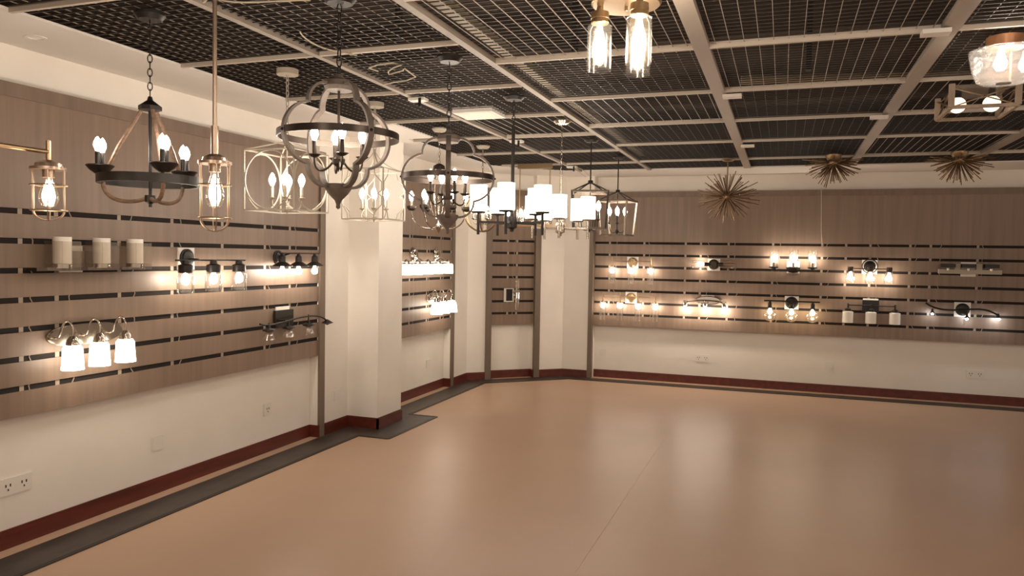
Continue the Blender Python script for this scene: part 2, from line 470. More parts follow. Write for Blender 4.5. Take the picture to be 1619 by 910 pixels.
# ------------------------------------------------------------------ hanging lamps
# caged pendants
def cage(t, z1, z0, R, m, bulb_h):
    """cap at z1, cage down to z0"""
    H = z1 - z0
    MB().lathe([(0, z1 + 0.03), (R * 0.35, z1 + 0.028), (R * 0.75, z1 + 0.016), (R * 0.8, z1 + 0.004), (R * 1.06, z1 + 0.002), (R * 1.06, z1 - 0.008), (0, z1 - 0.008)], (0, 0, 0), 28).build('cap', m, t)
    c = MB()
    zr = z0 + H * 0.19
    for zz in (z1 - H * 0.33, zr): c.ring((0, 0, zz), R * 1.03, 0.0026, n=32, m=6)
    for k in range(6):
        a = k * pi / 3 + 0.3
        pts = [(R * cos(a), R * sin(a), z1 - 0.004), (R * cos(a), R * sin(a), zr)]
        for i in range(1, 7):
            th = i * pi / 12
            pts.append((R * cos(th) * cos(a), R * cos(th) * sin(a), zr - (zr - z0) * sin(th)))
        c.tube(pts, 0.0025, 6)
    c.build('cage', m, t)
    MB().lathe([(0, z1 - 0.006), (R * 0.36, z1 - 0.006), (R * 0.36, z1 - 0.036), (0, z1 - 0.036)], (0, 0, 0), 16).build('socket', m, t)
    zb = z1 - 0.034
    g = MB().lathe([(R * 0.22, zb), (R * 0.30, zb - bulb_h * 0.15), (R * 0.56, zb - bulb_h * 0.55), (R * 0.60, zb - bulb_h * 0.72), (R * 0.42, zb - bulb_h * 0.93), (0, zb - bulb_h)], (0, 0, 0), 18).build('bulb', 'glass', t)
    MB().lathe([(0, zb - bulb_h * 0.08), (R * 0.12, zb - bulb_h * 0.12), (R * 0.36, zb - bulb_h * 0.5), (R * 0.38, zb - bulb_h * 0.66), (R * 0.2, zb - bulb_h * 0.85), (0, zb - bulb_h * 0.9)], (0, 0, 0), 12).build('filament', 'edison', g)

t = thing('linear_pendant', 'brass bar pendant cut by the left edge with a round wire cage at its end', 'pendant lamp', (-2.57, 2.087, 0))
cage(t, 1.816, 1.622, 0.058, 'rose', 0.115)
MB().cyl((0, 0, 1.84), (0, 0, 1.916), 0.0085, 12).build('end_post', 'brass', t)
b = MB(); b.cyl((0, 0, 1.874), (0, -1.5, 1.874), 0.0085, 12); b.build('bar', 'brass', t)
b = MB(); b.cyl((0, -0.6, 1.874), (0, -0.6, ZH - 0.02), 0.006, 10); b.cyl((0, -0.9, 1.874), (0, -0.9, ZH - 0.02), 0.006, 10); b.build('stem', 'brass', t)
MB().box(-0.06, 0.06, -1.0, -0.5, ZH - 0.025, ZH).build('canopy', 'brass', t, flat=True)

t = thing('cage_pendant', 'rose gold rod pendant with tall wire cage, beside the rope chandelier', 'pendant lamp', (-1.97, 2.27, 0))
cage(t, 1.844, 1.592, 0.056, 'rose', 0.135)
MB().lathe([(0, 1.975), (0.0135, 1.975), (0.0135, 1.865), (0, 1.865)], (0, 0, 0), 14).build('sleeve', 'rose', t)
MB().cyl((0, 0, 1.97), (0, 0, ZH - 0.02), 0.0078, 12).build('rod', 'rose', t)
canopy(t, ZH, 'rose', 0.06)
cp = t
for pts in ([(-0.006, -0.004, -0.03), (-0.10, 0.02, -0.09), (-0.11, 0.05, 0.0), (-0.06, 0.1, 0.02)], [(0.006, 0.0, -0.05), (0.08, 0.02, -0.08), (0.12, 0.2, 0.0), (0.2, 0.3, 0.02)]):
    MB().tube(bez([(x, y, z + ZH - 0.03) for x, y, z in pts], 12), 0.0032, 6).build('loose_wire', 'cable', cp)
MB().tube([(-0.045, 0.06, ZH), (-0.045, 0.055, ZH - 0.05)], 0.01, 8).build('connector', 'orange', cp)

# rope wheel chandelier
t = thing('rope_chandelier', 'black wheel chandelier with brown rope arms and three trays of lit candle bulbs', 'chandelier', (-2.54, 2.538, 0), radians(45))
canopy(t, ZH, 'black', 0.062, 0.03)
MB().chain((0, 0, ZH - 0.03), (0, 0, 2.165)).build('chain', 'black', t)
MB().lathe([(0, 2.168), (0.008, 2.165), (0.012, 2.15), (0.046, 2.125), (0.046, 2.108), (0.03, 2.105), (0, 2.105)], (0, 0, 0), 8).build('hub', 'black', t)
MB().cyl((0, 0, 2.11), (0, 0, 1.70), 0.007, 10).build('rod', 'black', t)
MB().hoop((0, 0, 1.812), 0.205, 0.020, 0.036).build('wheel_ring', 'black', t)
for ang in (195, 75, -45):
    a = radians(-ang); d = Vector((cos(a), sin(a), 0)); p = Vector((-sin(a), cos(a), 0))
    MB().tube([d * 0.03 + Vector((0, 0, 2.115)), d * 0.125 + Vector((0, 0, 1.95)), d * 0.186 + Vector((0, 0, 1.815))], 0.0085, 8).build('rope_arm', 'rope', t)
    MB().tube(bez([d * 0.186 + Vector((0, 0, 1.80)), d * 0.185 + Vector((0, 0, 1.72)), d * 0.09 + Vector((0, 0, 1.708)), d * 0.02 + Vector((0, 0, 1.735))]), 0.0085, 8).build('rope_arm', 'rope', t)
    c = d * 0.197
    tr = MB().lathe([(0, 1.835), (0.02, 1.835), (0.04, 1.85), (0.056, 1.868), (0.053, 1.872), (0.036, 1.86), (0, 1.858)], (c.x, c.y, 0), 26).build('tray', 'black', t)
    for s in (-1, 1):
        q = c + Vector((0.008, 0.022, 0)) * s
        k = MB().lathe([(0, 1.86), (0.0095, 1.86), (0.0095, 1.925), (0, 1.925)], (q.x, q.y, 0), 12).build('candle', 'black', t)
        candle_bulb(k, (q.x, q.y, 1.925), 1.0)
MB().lathe([(0, 1.75), (0.022, 1.75), (0.022, 1.722), (0.008, 1.715), (0, 1.70)], (0, 0, 0), 14).build('lower_hub', 'black', t)

# quatrefoil orbs
def orb(label, loc, zr, rz, span):
    t = thing('orb_chandelier', label, 'chandelier', loc, rz)
    z = zr
    canopy(t, ZH, 'black', 0.065, 0.03)
    MB().chain((0, 0, ZH - 0.03), (0, 0, z + 0.235), 0.04, 0.003, 0.010).build('chain', 'black', t)
    MB().lathe([(0, z + 0.24), (0.012, z + 0.238), (0.02, z + 0.225), (0.055, z + 0.21), (0.058, z + 0.19), (0.05, z + 0.175), (0, z + 0.175)], (0, 0, 0), 28).build('hub', 'iron', t)
    for k in range(4):
        a = k * pi / 2; d = (cos(a), sin(a))
        P = lambda r, zz: (d[0] * r, d[1] * r, zz)
        pts = [P(0.045, z + 0.198)] + arc((0.055, z + 0.122), 0.076, 84, -4, 8, P)
        pts += arc((0.112, z), 0.118, 76, -76, 18, P)
        pts += arc((0.055, z - 0.122), 0.076, 4, -84, 8, P) + [P(0.045, z - 0.198)]
        MB().strap(pts, 0.024, 0.010, (-sin(a), cos(a), 0)).build('strap', 'iron', t)
    MB().hoop((0, 0, z), 0.234, 0.006, 0.026).build('ring', 'bronze', t)
    rv = MB()
    for k in range(4):
        a = k * pi / 2; rv.ball((0.236 * cos(a), 0.236 * sin(a), z), 0.006, 8, 6)
    rv.build('rivets', 'black', t)
    MB().cyl((0, 0, z + 0.18), (0, 0, z - 0.09), 0.005, 10).build('rod', 'bronze', t)
    MB().lathe([(0, z - 0.065), (0.012, z - 0.07), (0.026, z - 0.09), (0.024, z - 0.108), (0.010, z - 0.118), (0.007, z - 0.128), (0, z - 0.14)], (0, 0, 0), 18).build('ball', 'bronze', t)
    for k in range(4):
        a = k * pi / 2 + span; d = Vector((cos(a), sin(a), 0))
        MB().tube(bez([d * 0.018 + Vector((0, 0, z - 0.095)), d * 0.05 + Vector((0, 0, z - 0.155)), d * 0.098 + Vector((0, 0, z - 0.15)), d * 0.092 + Vector((0, 0, z - 0.082))]), 0.0042, 8).build('arm', 'bronze', t)
        candle(t, (d.x * 0.092, d.y * 0.092, z - 0.078), 'bronze', 0.055, 0.026, 0.0085, 1.0)
    MB().lathe([(0, z - 0.185), (0.055, z - 0.187), (0.055, z - 0.2), (0.038, z - 0.225), (0.014, z - 0.25), (0.008, z - 0.265), (0.009, z - 0.278), (0, z - 0.285)], (0, 0, 0), 24).build('finial', 'iron', t)
orb('nearer of two grey quatrefoil orb chandeliers, hanging above the tall rope lamp row', (-1.65, 2.589, 0), 1.975, radians(32.5 + 30 - 90), radians(68))
orb('farther and smaller-looking grey quatrefoil orb chandelier, right of the nearer one', (-1.605, 3.523, 0), 1.908, radians(24.5), radians(20))

# cream lantern with circles
def chain_to(t, z0, m): MB().chain((0, 0, ZH - 0.03), (0, 0, z0), 0.036, 0.0024, 0.008).build('chain', m, t)
def box_lantern(label, loc, s, zt, zb, apex, m, rz, motif, cz, tw=0.007):
    t = thing('box_lantern', label, 'lantern', loc, rz)
    canopy(t, ZH, m, 0.058, 0.03, False)
    chain_to(t, apex + 0.02, m)
    h = s / 2
    f = MB()
    for x in (-h, h):
        for y in (-h, h): f.bar((x, y, zb), (x, y, zt), tw, tw)
    for z in (zb, zt):
        f.bar((-h, -h, z), (h, -h, z), tw, tw); f.bar((-h, h, z), (h, h, z), tw, tw)
        f.bar((-h, -h, z), (-h, h, z), tw, tw); f.bar((h, -h, z), (h, h, z), tw, tw)
    f.build('frame', m, t, flat=True)
    a = MB()
    for x in (-h, h):
        for y in (-h, h):
            if motif == 'circle': a.bar((x, y, zt), (0, 0, apex), tw * 0.9, tw * 0.9)
            else: a.tube(bez([(x, y, zt), (x * 0.3, y * 0.3, zt + 0.02), (x * 0.12, y * 0.12, apex - 0.05), (0, 0, apex)], 8), tw * 0.5, 6)
    a.ball((0, 0, apex), 0.011, 10, 6); a.ring((0, 0, apex + 0.016), 0.012, 0.0025, (0, 1, 0), 14, 6)
    a.build('top_brace', m, t)
    zc, hh = (zt + zb) / 2, (zt - zb) / 2
    for k in range(4):
        an = k * pi / 2; n = Vector((cos(an), sin(an), 0)); u = Vector((-sin(an), cos(an), 0)); g = MB()
        if motif == 'circle':
            pts = [n * h + u * (h * 0.97 * cos(2 * pi * i / 40)) + Vector((0, 0, zc + hh * 0.97 * sin(2 * pi * i / 40))) for i in range(40)]
            g.tube(pts, tw * 0.62, 6, True)
            g.build('circle', m, t)
        else:
            sh = [(0.55, 0.98), (0.62, 0.72), (0.93, 0.45), (0.93, 0.12), (0.74, 0), (0.93, -0.12), (0.93, -0.45), (0.62, -0.72), (0.55, -0.98)]
            sh = sh + [(-a_, b_) for a_, b_ in reversed(sh)]
            pts = [n * h + u * (h * a_) + Vector((0, 0, zc + hh * b_)) for a_, b_ in sh]
            g.tube(pts, tw * 0.45, 6, True)
            g.build('lattice', m, t)
    MB().cyl((0, 0, apex), (0, 0, cz - 0.06), 0.004, 8).build('rod', m, t)
    MB().lathe([(0, cz - 0.045), (0.018, cz - 0.05), (0.018, cz - 0.062), (0.006, cz - 0.075), (0, cz - 0.09)], (0, 0, 0), 14).build('hub', m, t)
    for k in range(4):
        an = k * pi / 2 + 0.5; d = Vector((cos(an), sin(an), 0))
        MB().tube(bez([d * 0.012 + Vector((0, 0, cz - 0.055)), d * 0.05 + Vector((0, 0, cz - 0.09)), d * 0.08 + Vector((0, 0, cz - 0.06)), d * 0.078 + Vector((0, 0, cz))]), 0.0035, 7).build('arm', m, t)
        candle(t, (d.x * 0.078, d.y * 0.078, cz), m, 0.065, 0.02, 0.0085, 1.15)
    return t
box_lantern('cream box lantern with a large circle on each side, left of the nearer orb', (-2.575, 3.53, 0), 0.315, 2.062, 1.742, 2.125, 'cream', 0.0, 'circle', 1.815)
box_lantern('cream box lantern with curved lattice sides, in front of the white pillar', (-2.567, 4.461, 0), 0.30, 2.068, 1.742, 2.20, 'cream', 0.0, 'lattice', 1.815, 0.0075)

# cream arm chandelier
t = thing('candle_chandelier', 'pale candle chandelier with curved arms, seen through the farther orb', 'chandelier', (-2.584, 5.5, 0))
canopy(t, ZH, 'cream', 0.06)
chain_to(t, 2.235, 'nickel')
MB().lathe([(0, 2.24), (0.02, 2.235), (0.045, 2.22), (0.05, 2.19), (0.02, 2.17), (0, 2.17)], (0, 0, 0), 18).build('hub', 'bronze', t)
MB().lathe([(0, 2.18), (0.006, 2.18), (0.006, 1.78), (0.02, 1.76), (0.028, 1.735), (0.016, 1.71), (0.008, 1.695), (0, 1.685)], (0, 0, 0), 14).build('column', 'nickel', t)
for k in range(6):
    an = k * pi / 3 + 0.42; d = Vector((cos(an), sin(an), 0))
    MB().tube(bez([d * 0.02 + Vector((0, 0, 1.735)), d * 0.13 + Vector((0, 0, 1.70)), d * 0.21 + Vector((0, 0, 1.76)), d * 0.215 + Vector((0, 0, 1.865))]), 0.0055, 8).build('arm', 'nickel', t)
    MB().tube(bez([d * 0.035 + Vector((0, 0, 2.19)), d * 0.10 + Vector((0, 0, 2.02)), d * 0.06 + Vector((0, 0, 1.83)), d * 0.015 + Vector((0, 0, 1.80))]), 0.003, 6).build('scroll', 'nickel', t)
    MB().lathe([(0, 1.86), (0.022, 1.862), (0.036, 1.88), (0.036, 1.90), (0.03, 1.90), (0.02, 1.872), (0, 1.872)], (d.x * 0.215, d.y * 0.215, 0), 18).build('cup', 'bronze', t)
    candle(t, (d.x * 0.215, d.y * 0.215, 1.88), 'cream', 0.06, 0.02, 0.010, 1.25)

# nickel globe of crossing rings
t = thing('globe_chandelier', 'dark nickel globe chandelier of crossing rings, partly behind the left white drum shades', 'chandelier', (-2.6, 6.464, 0))
canopy(t, ZH, 'cream', 0.062)
chain_to(t, 2.10, 'nickel')
for k in range(3):
    an = k * pi / 3 + 0.3
    MB().ring((0, 0, 1.915), 0.178, 0.008, (cos(an), sin(an), 0), 44, 8).build('ring', 'antique', t)
MB().hoop((0, 0, 1.915), 0.178, 0.006, 0.018).build('ring', 'antique', t)
MB().lathe([(0, 2.10), (0.015, 2.098), (0.008, 2.08), (0.016, 2.0), (0.018, 1.82), (0.006, 1.80), (0, 1.79)], (0, 0, 0), 16).build('column', 'cream', t)
for k in range(4):
    an = k * pi / 2 + 0.9; d = Vector((cos(an), sin(an), 0))
    MB().tube(bez([d * 0.01 + Vector((0, 0, 1.81)), d * 0.05 + Vector((0, 0, 1.79)), d * 0.09 + Vector((0, 0, 1.80)), d * 0.09 + Vector((0, 0, 1.85))]), 0.004, 7).build('arm', 'nickel', t)
    candle(t, (d.x * 0.09, d.y * 0.09, 1.85), 'nickel', 0.05, 0.022, 0.010, 1.1)

# five-arm chandeliers with drum shades
def drum_chandelier(label, loc, alpha, m, view, chained, dz):
    t = thing('drum_chandelier', label, 'chandelier', loc)
    canopy(t, ZH, m, 0.066)
    zb = 1.727 + dz
    if chained:
        chain_to(t, 2.12, m); MB().cyl((0, 0, 2.12), (0, 0, zb), 0.007, 10).build('stem', m, t)
    else:
        MB().chain((0, 0, ZH - 0.03), (0, 0, 2.33), 0.036, 0.003, 0.010).build('chain', m, t)
        MB().cyl((0, 0, 2.33), (0, 0, zb), 0.011, 12).build('stem', m, t)
    MB().lathe([(0, zb + 0.04), (0.03, zb + 0.04), (0.034, zb + 0.02), (0.034, zb - 0.03), (0.014, zb - 0.04), (0.012, zb - 0.055), (0, zb - 0.06)], (0, 0, 0), 18).build('hub', m, t)
    for k in range(5):
        an = view - radians(alpha + 72 * k); d = Vector((cos(an), sin(an), 0)); e = d * 0.212
        MB().bar(d * 0.02 + Vector((0, 0, zb)), e + Vector((0, 0, zb)), 0.009, 0.014).build('arm', m, t, flat=True)
        MB().cyl((e.x, e.y, zb - 0.078), (e.x, e.y, zb + 0.058), 0.0088, 12).build('arm_post', m, t)
        MB().lathe([(0, zb + 0.052), (0.042, zb + 0.056), (0.045, zb + 0.066), (0, zb + 0.066)], (e.x, e.y, 0), 24).build('cup', m, t)
        MB().lathe([(0, zb + 0.067), (0.052, zb + 0.067), (0.053, zb + 0.07), (0.053, zb + 0.228), (0.050, zb + 0.228), (0.049, zb + 0.075), (0, zb + 0.075)], (e.x, e.y, 0), 30).build('drum_shade', 'drum', t)
drum_chandelier('black five-arm chandelier with glowing white drum shades, right of the farther orb', (-1.61, 4.506, 0), 28, 'black', radians(19.7), False, 0.0)
drum_chandelier('nickel five-arm chandelier with glowing white drum shades on a pale chain', (-1.55, 5.393, 0), 20, 'nickel', radians(16), True, 0.0)

# brass linear chandelier
t = thing('linear_chandelier', 'brass linear chandelier on two rods with clear glass cylinders, behind the drum shades', 'chandelier', (-2.55, 7.85, 0), radians(0))
MB().box(-0.19, 0.19, -0.03, 0.03, ZH - 0.05, ZH).build('canopy', 'brass', t, flat=True)
for x in (-0.17, 0.17): MB().cyl((x, 0, ZH - 0.05), (x, 0, 1.86), 0.006, 10).build('rod', 'brass', t)
MB().bar((-0.36, 0, 1.852), (0.36, 0, 1.852), 0.02, 0.02).build('beam', 'brass', t, flat=True)
for i in range(5):
    x = -0.3 + 0.15 * i
    MB().lathe([(0, 1.862), (0.045, 1.864), (0.045, 1.874), (0, 1.874)], (x, 0, 0), 20).build('dish', 'brass', t)
    MB().lathe([(0.05, 1.874), (0.05, 2.06), (0.048, 2.06), (0.048, 1.874)], (x, 0, 0), 24).build('glass_cylinder', 'glass', t)
    k = MB().lathe([(0, 1.874), (0.012, 1.874), (0.012, 1.95), (0, 1.95)], (x, 0, 0), 12).build('candle', 'cream', t)
    candle_bulb(k, (x, 0, 1.95), 1.3)

# two dark lanterns with pyramid tops
def pyramid_lantern(label, loc, w0, w1, zt, zb, apex, m, m2, rz, lit):
    t = thing('pyramid_lantern', label, 'lantern', loc, rz)
    canopy(t, ZH, 'black', 0.06)
    MB().cyl((0, 0, ZH - 0.02), (0, 0, apex), 0.006, 10).build('rod', 'black', t)
    MB().lathe([(0, apex + 0.02), (0.02, apex + 0.015), (0.022, apex - 0.012), (0, apex - 0.018)], (0, 0, 0), 12).build('hub', 'black', t)
    a0, a1 = w0 / 2, w1 / 2
    r = MB()
    for x in (-1, 1):
        for y in (-1, 1): r.bar((x * a0, y * a0, zt), (0, 0, apex), 0.009, 0.009)
    r.build('roof_brace', 'black', t, flat=True)
    for x in (-1, 1):
        for y in (-1, 1): MB().bar((x * a1, y * a1, zb), (x * a0, y * a0, zt), 0.016, 0.016).build('upright', m2, t, flat=True)
    for z, a, nm in ((zt, a0, 'top_rim'), (zb, a1, 'bottom_rim')):
        g = MB()
        g.bar((-a, -a, z), (a, -a, z), 0.016, 0.018); g.bar((-a, a, z), (a, a, z), 0.016, 0.018)
        g.bar((-a, -a, z), (-a, a, z), 0.016, 0.018); g.bar((a, -a, z), (a, a, z), 0.016, 0.018)
        g.build(nm, m, t, flat=True)
    MB().cyl((0, 0, apex), (0, 0, lit - 0.09), 0.004, 8).build('stem', 'black', t)
    MB().lathe([(0, lit - 0.06), (0.012, lit - 0.065), (0.02, lit - 0.085), (0.008, lit - 0.1), (0, lit - 0.115)], (0, 0, 0), 14).build('ball', 'black', t)
    for k in range(4):
        an = k * pi / 2 + 0.35; d = Vector((cos(an), sin(an), 0))
        MB().tube(bez([d * 0.012 + Vector((0, 0, lit - 0.085)), d * 0.045 + Vector((0, 0, lit - 0.11)), d * 0.078 + Vector((0, 0, lit - 0.09)), d * 0.076 + Vector((0, 0, lit - 0.01))]), 0.0038, 7).build('arm', 'black', t)
        candle(t, (d.x * 0.076, d.y * 0.076, lit), 'black', 0.075, 0.018, 0.009, 1.35)
pyramid_lantern('black pyramid-topped lantern behind the rightmost glowing drum shade', (-1.557, 6.322, 0), 0.30, 0.27, 2.068, 1.762, 2.153, 'darkwood', 'black', radians(13), 1.84)
pyramid_lantern('brown wooden pyramid-topped lantern with four lit candles, last in the hanging row', (-1.557, 7.452, 0), 0.30, 0.25, 2.075, 1.74, 2.172, 'darkwood', 'palewood', radians(-9), 1.86)

# sputnik bursts
def sputnik(label, loc, zc, R, half, cnt, seed, group=None):
    t = thing('sputnik_chandelier', label, 'chandelier', loc)
    rr = random.Random(seed)
    if half: canopy(t, ZH, 'antique', 0.07, 0.05)
    else:
        canopy(t, ZH, 'antique', 0.065, 0.02); MB().cyl((0, 0, ZH - 0.02), (0, 0, zc), 0.006, 10).build('rod', 'antique', t)
    MB().ball((0, 0, zc), 0.055, 16, 10).build('core', 'antique', t)
    m = MB(); ga = pi * (3 - sqrt(5))
    for i in range(cnt):
        z = 1 - 2 * (i + 0.5) / cnt
        if half and z > 0.18: continue
        r = sqrt(1 - z * z); th = ga * i + rr.uniform(-0.2, 0.2)
        d = Vector((r * cos(th), r * sin(th), z + rr.uniform(-0.05, 0.05)))
        L = R * rr.uniform(0.68, 1.0) * (1.0 if abs(z) < 0.45 else 0.86)
        m.tube([Vector((0, 0, zc)) + d * 0.045, Vector((0, 0, zc)) + d * L], [0.0028, 0.0042], 5)
    m.build('spikes', 'antique', t)
    for k in range(6):
        an = k * pi / 3 + 0.25; el = (0.05 if k % 2 else -0.75) if not half else -0.7
        d = Vector((cos(an) * cos(el), sin(an) * cos(el), sin(el))); p0 = Vector((0, 0, zc))
        s_ = MB().cyl(p0 + d * 0.05, p0 + d * R * 0.5, 0.007, 10).build('bulb_arm', 'antique', t)
        if not half: MB().lathe([(0.008, 0), (0.012, 0.02), (0.013, 0.045), (0.006, 0.065), (0, 0.068)], tuple(p0 + d * R * 0.5), 10, tuple(d)).build('bulb', 'glass', s_)
sputnik('full round brass starburst chandelier hanging clear on a short rod, left of three', (-0.544, 7.866, 0), 2.14, 0.325, False, 120, 3)
sputnik('brass half starburst flush to the ceiling with a pale cord dropping below it', (0.416, 7.737, 0), 2.44, 0.285, True, 170, 5)
sputnik('brass half starburst flush to the ceiling, rightmost of three', (1.451, 7.745, 0), 2.44, 0.285, True, 170, 9)

# unseen fill lamps, opal globes added to brighten the floor and back wall
for x, y, lb in ((2.75, 5.2, 'added fill globe beyond the right edge of view'), (0.55, 1.75, 'added fill globe overhead just above the top edge of view'),
                 (1.75, 1.6, 'added fill globe overhead, beyond the upper right corner of view'), (0.6, -0.6, 'added fill globe hanging behind the camera, right of it'), (-1.4, 0.3, 'added fill globe hanging beside the camera, left of it')):
    t = thing('fill_globe', lb, 'pendant lamp', (x, y, 0))
    canopy(t, ZH, 'brass', 0.06); MB().cyl((0, 0, ZH - 0.02), (0, 0, 2.44), 0.006, 10).build('rod', 'brass', t)
    MB().lathe([(0, 2.455), (0.03, 2.45), (0.04, 2.435), (0, 2.43)], (0, 0, 0), 20).build('cap', 'brass', t)
    MB().ball((0, 0, 2.33), 0.11, 24, 14).build('globe', 'globe', t)

# semi-flush with glass cylinders
t = thing('cylinder_ceiling_light', 'brass ceiling light with three clear glass cylinders, cut by the top edge', 'ceiling light', (-0.60, 2.951, 0))
MB().lathe([(0, ZH), (0.135, ZH), (0.135, ZH - 0.012), (0.128, ZH - 0.02), (0, ZH - 0.024)], (0, 0, 0), 48).build('plate', 'brass', t)
MB().lathe([(0, ZH - 0.02), (0.006, ZH - 0.022), (0.006, ZH - 0.04), (0, ZH - 0.044)], (0, 0, 0), 12).build('finial', 'brass', t)
for an in (191, 311, 71):
    a = radians(11) + radians(-an + 11); d = Vector((cos(a), sin(a), 0)) * 0.1
    zt = 2.425
    MB().lathe([(0, ZH - 0.02), (0.012, ZH - 0.02), (0.014, zt + 0.05), (0.034, zt + 0.045), (0.036, zt + 0.02), (0.033, zt + 0.018), (0.035, zt + 0.004), (0.033, zt), (0, zt)], (d.x, d.y, 0), 24).build('socket', 'brass', t)
    MB().lathe([(0.034, zt), (0.047, zt - 0.008), (0.048, zt - 0.02), (0.048, zt - 0.178), (0.0455, zt - 0.178), (0.0455, zt - 0.02), (0.034, zt)], (d.x, d.y, 0), 32).build('glass_shade', 'ribbed', t)
    MB().lathe([(0, zt - 0.005), (0.01, zt - 0.01), (0.014, zt - 0.035), (0.025, zt - 0.075), (0.026, zt - 0.10), (0.016, zt - 0.13), (0, zt - 0.14)], (d.x, d.y, 0), 14).build('bulb', 'bigbulb', t)

# rectangular open-frame flush light
t = thing('frame_ceiling_light', 'pale wood open-frame ceiling light with two round bulbs, below the glass bowl', 'ceiling light', (1.015, 4.99, 0), 0)
x0, x1, y0, y1, zt, zb = -0.16, 0.16, -0.16, 0.25, ZH, 2.385
MB().box(x0 + 0.02, x1 - 0.02, y0 + 0.03, y1 - 0.05, zt - 0.02, zt).build('backplate', 'nickel', t, flat=True)
for x in (x0, x1):
    for y in (y0, y1): MB().bar((x, y, zb), (x, y, zt), 0.028, 0.028).build('corner_post', 'palewood', t, flat=True)
for z in (zb,):
    f = MB()
    for y in (y0, y1): f.bar((x0, y, z), (x1, y, z), 0.018, 0.018)
    for x in (x0, x1): f.bar((x, y0, z), (x, y1, z), 0.018, 0.018)
    f.build('lower_frame', 'palewood', t, flat=True)
f = MB()
for x in (x0, x1): f.bar((x, y0, zb), (x, y1, zt - 0.02), 0.008, 0.008); f.bar((x, y1, zb), (x, y0, zt - 0.02), 0.008, 0.008)
f.bar((x0, y0, zt - 0.02), (x1, y0, zb), 0.006, 0.006); f.bar((x1, y0, zt - 0.02), (x0, y0, zb), 0.006, 0.006)
f.build('cross_brace', 'antique', t, flat=True)
for x in (-0.105, 0.065):
    s_ = MB().lathe([(0, zt - 0.02), (0.02, zt - 0.02), (0.02, zt - 0.055), (0, zt - 0.055)], (x, -0.02, 0), 16).build('socket', 'black', t)
    MB().ball((x, -0.02, 2.42), 0.045, 20, 12).build('bulb', 'dimbulb', t)

# seeded glass bowl
t = thing('bowl_ceiling_light', 'seeded glass bowl ceiling light with copper cap, at the upper right corner', 'ceiling light', (0.89, 3.9, 0))
MB().lathe([(0, ZH), (0.075, ZH), (0.072, ZH - 0.05), (0.02, ZH - 0.055), (0, ZH - 0.055)], (0, 0, 0), 36).build('cap', 'copper', t)
MB().cyl((0.03, 0.03, ZH - 0.05), (0.03, 0.03, 2.318), 0.005, 10).build('stem', 'copper', t)
MB().lathe([(0.14, 2.455), (0.136, 2.43), (0.122, 2.36), (0.106, 2.325), (0.09, 2.315), (0.03, 2.312), (0.03, 2.316), (0.09, 2.32), (0.103, 2.33), (0.118, 2.362), (0.132, 2.43), (0.136, 2.455), (0.14, 2.455)], (0, 0, 0), 48).build('bowl', 'seeded', t)
MB().lathe([(0, 2.308), (0.03, 2.312), (0.03, 2.318), (0, 2.325)], (0, 0, 0), 16).build('finial', 'nickel', t)
for x, y in ((-0.022, -0.03), (0.085, 0.02)):
    MB().lathe([(0, 2.45), (0.012, 2.45), (0.014, 2.43), (0.026, 2.40), (0.027, 2.385), (0.015, 2.365), (0, 2.362)], (x, y, 0), 14).build('bulb', 'bigbulb', t)

# ceiling LED panel, outlet boxes, loose wires, recessed downlight
t = thing('ceiling_light_panel', 'unlit square white light panel set in the black ceiling grille', 'light panel', (-2.075, 5.08, 0))
MB().box(-0.15, 0.15, -0.14, 0.14, ZC - 0.01, ZC + 0.03).build('frame', 'white', t, flat=True)
MB().box(-0.13, 0.13, -0.12, 0.12, ZC - 0.013, ZC - 0.0095).build('diffuser', 'panel', t, flat=True)
BX = [(0.585, 3.70, 'pale box on the ceiling grid just left of the glass bowl light', 'x'),
      (-0.318, 4.80, 'pale box on the ceiling runner below and right of the brass cylinder light', 'x'),
      (0.586, 5.74, 'pale box on the ceiling grid left of the open-frame ceiling light', 'x'),
      (-0.318, 6.92, 'pale box on the ceiling runner above the full starburst chandelier', 'x'),
      (-2.22, 4.40, 'pale socket box on the ceiling runner between the two orb chandeliers', 'y'),
      (-2.19, 6.22, 'pale socket box on the ceiling runner above the black drum chandelier', 'y'),
      (-2.21, 8.12, 'pale socket box with dangling wires at the far end of a ceiling runner', 'y')]
for i, (x, y, lb, ax) in enumerate(BX):
    t = thing('ceiling_outlet_box', lb, 'outlet box', (x, y, ZC - 0.014))
    MB().box(-0.055, 0.055, -0.035, 0.035, -0.018, 0.0).build('cover', 'white', t, flat=True)
    if ax == 'y':
        MB().box(0.02, 0.038, -0.04, -0.0355, -0.06, -0.005).build('plug', 'black', t, flat=True)
    if i == 6:
        w = MB(); w.tube(bez([(0.04, 0, -0.015), (0.09, 0, -0.06), (0.1, 0, -0.09), (0.16, 0, -0.12)]), 0.003, 6); w.tube(bez([(0.05, 0, -0.015), (0.14, 0, -0.03), (0.16, 0, -0.09), (0.23, 0, -0.13)]), 0.003, 6)
        w.build('wire', 'cable', t)
zw = ZC - 0.004
tag(MB().tube(bez([(-2.10, 2.97, zw), (-2.14, 3.06, zw - 0.02), (-2.08, 3.16, zw - 0.03), (-2.16, 3.2, zw - 0.01), (-2.05, 3.3, zw - 0.02), (-2.065, 3.4, zw)], 24), 0.0035, 6).build('loose_wire', 'cable'), 'pale twisted wire tucked in the ceiling grille behind the nearer orb chain', 'wire')
pts = [(-2.10, 3.679), (-2.11, 3.60), (-2.03, 3.55), (-1.93, 3.54), (-1.90, 3.58), (-1.98, 3.63), (-2.05, 3.70), (-2.08, 3.76), (-1.96, 3.70), (-1.93, 3.66), (-1.96, 3.85), (-2.05, 3.915), (-2.15, 3.94), (-2.231, 3.976)]
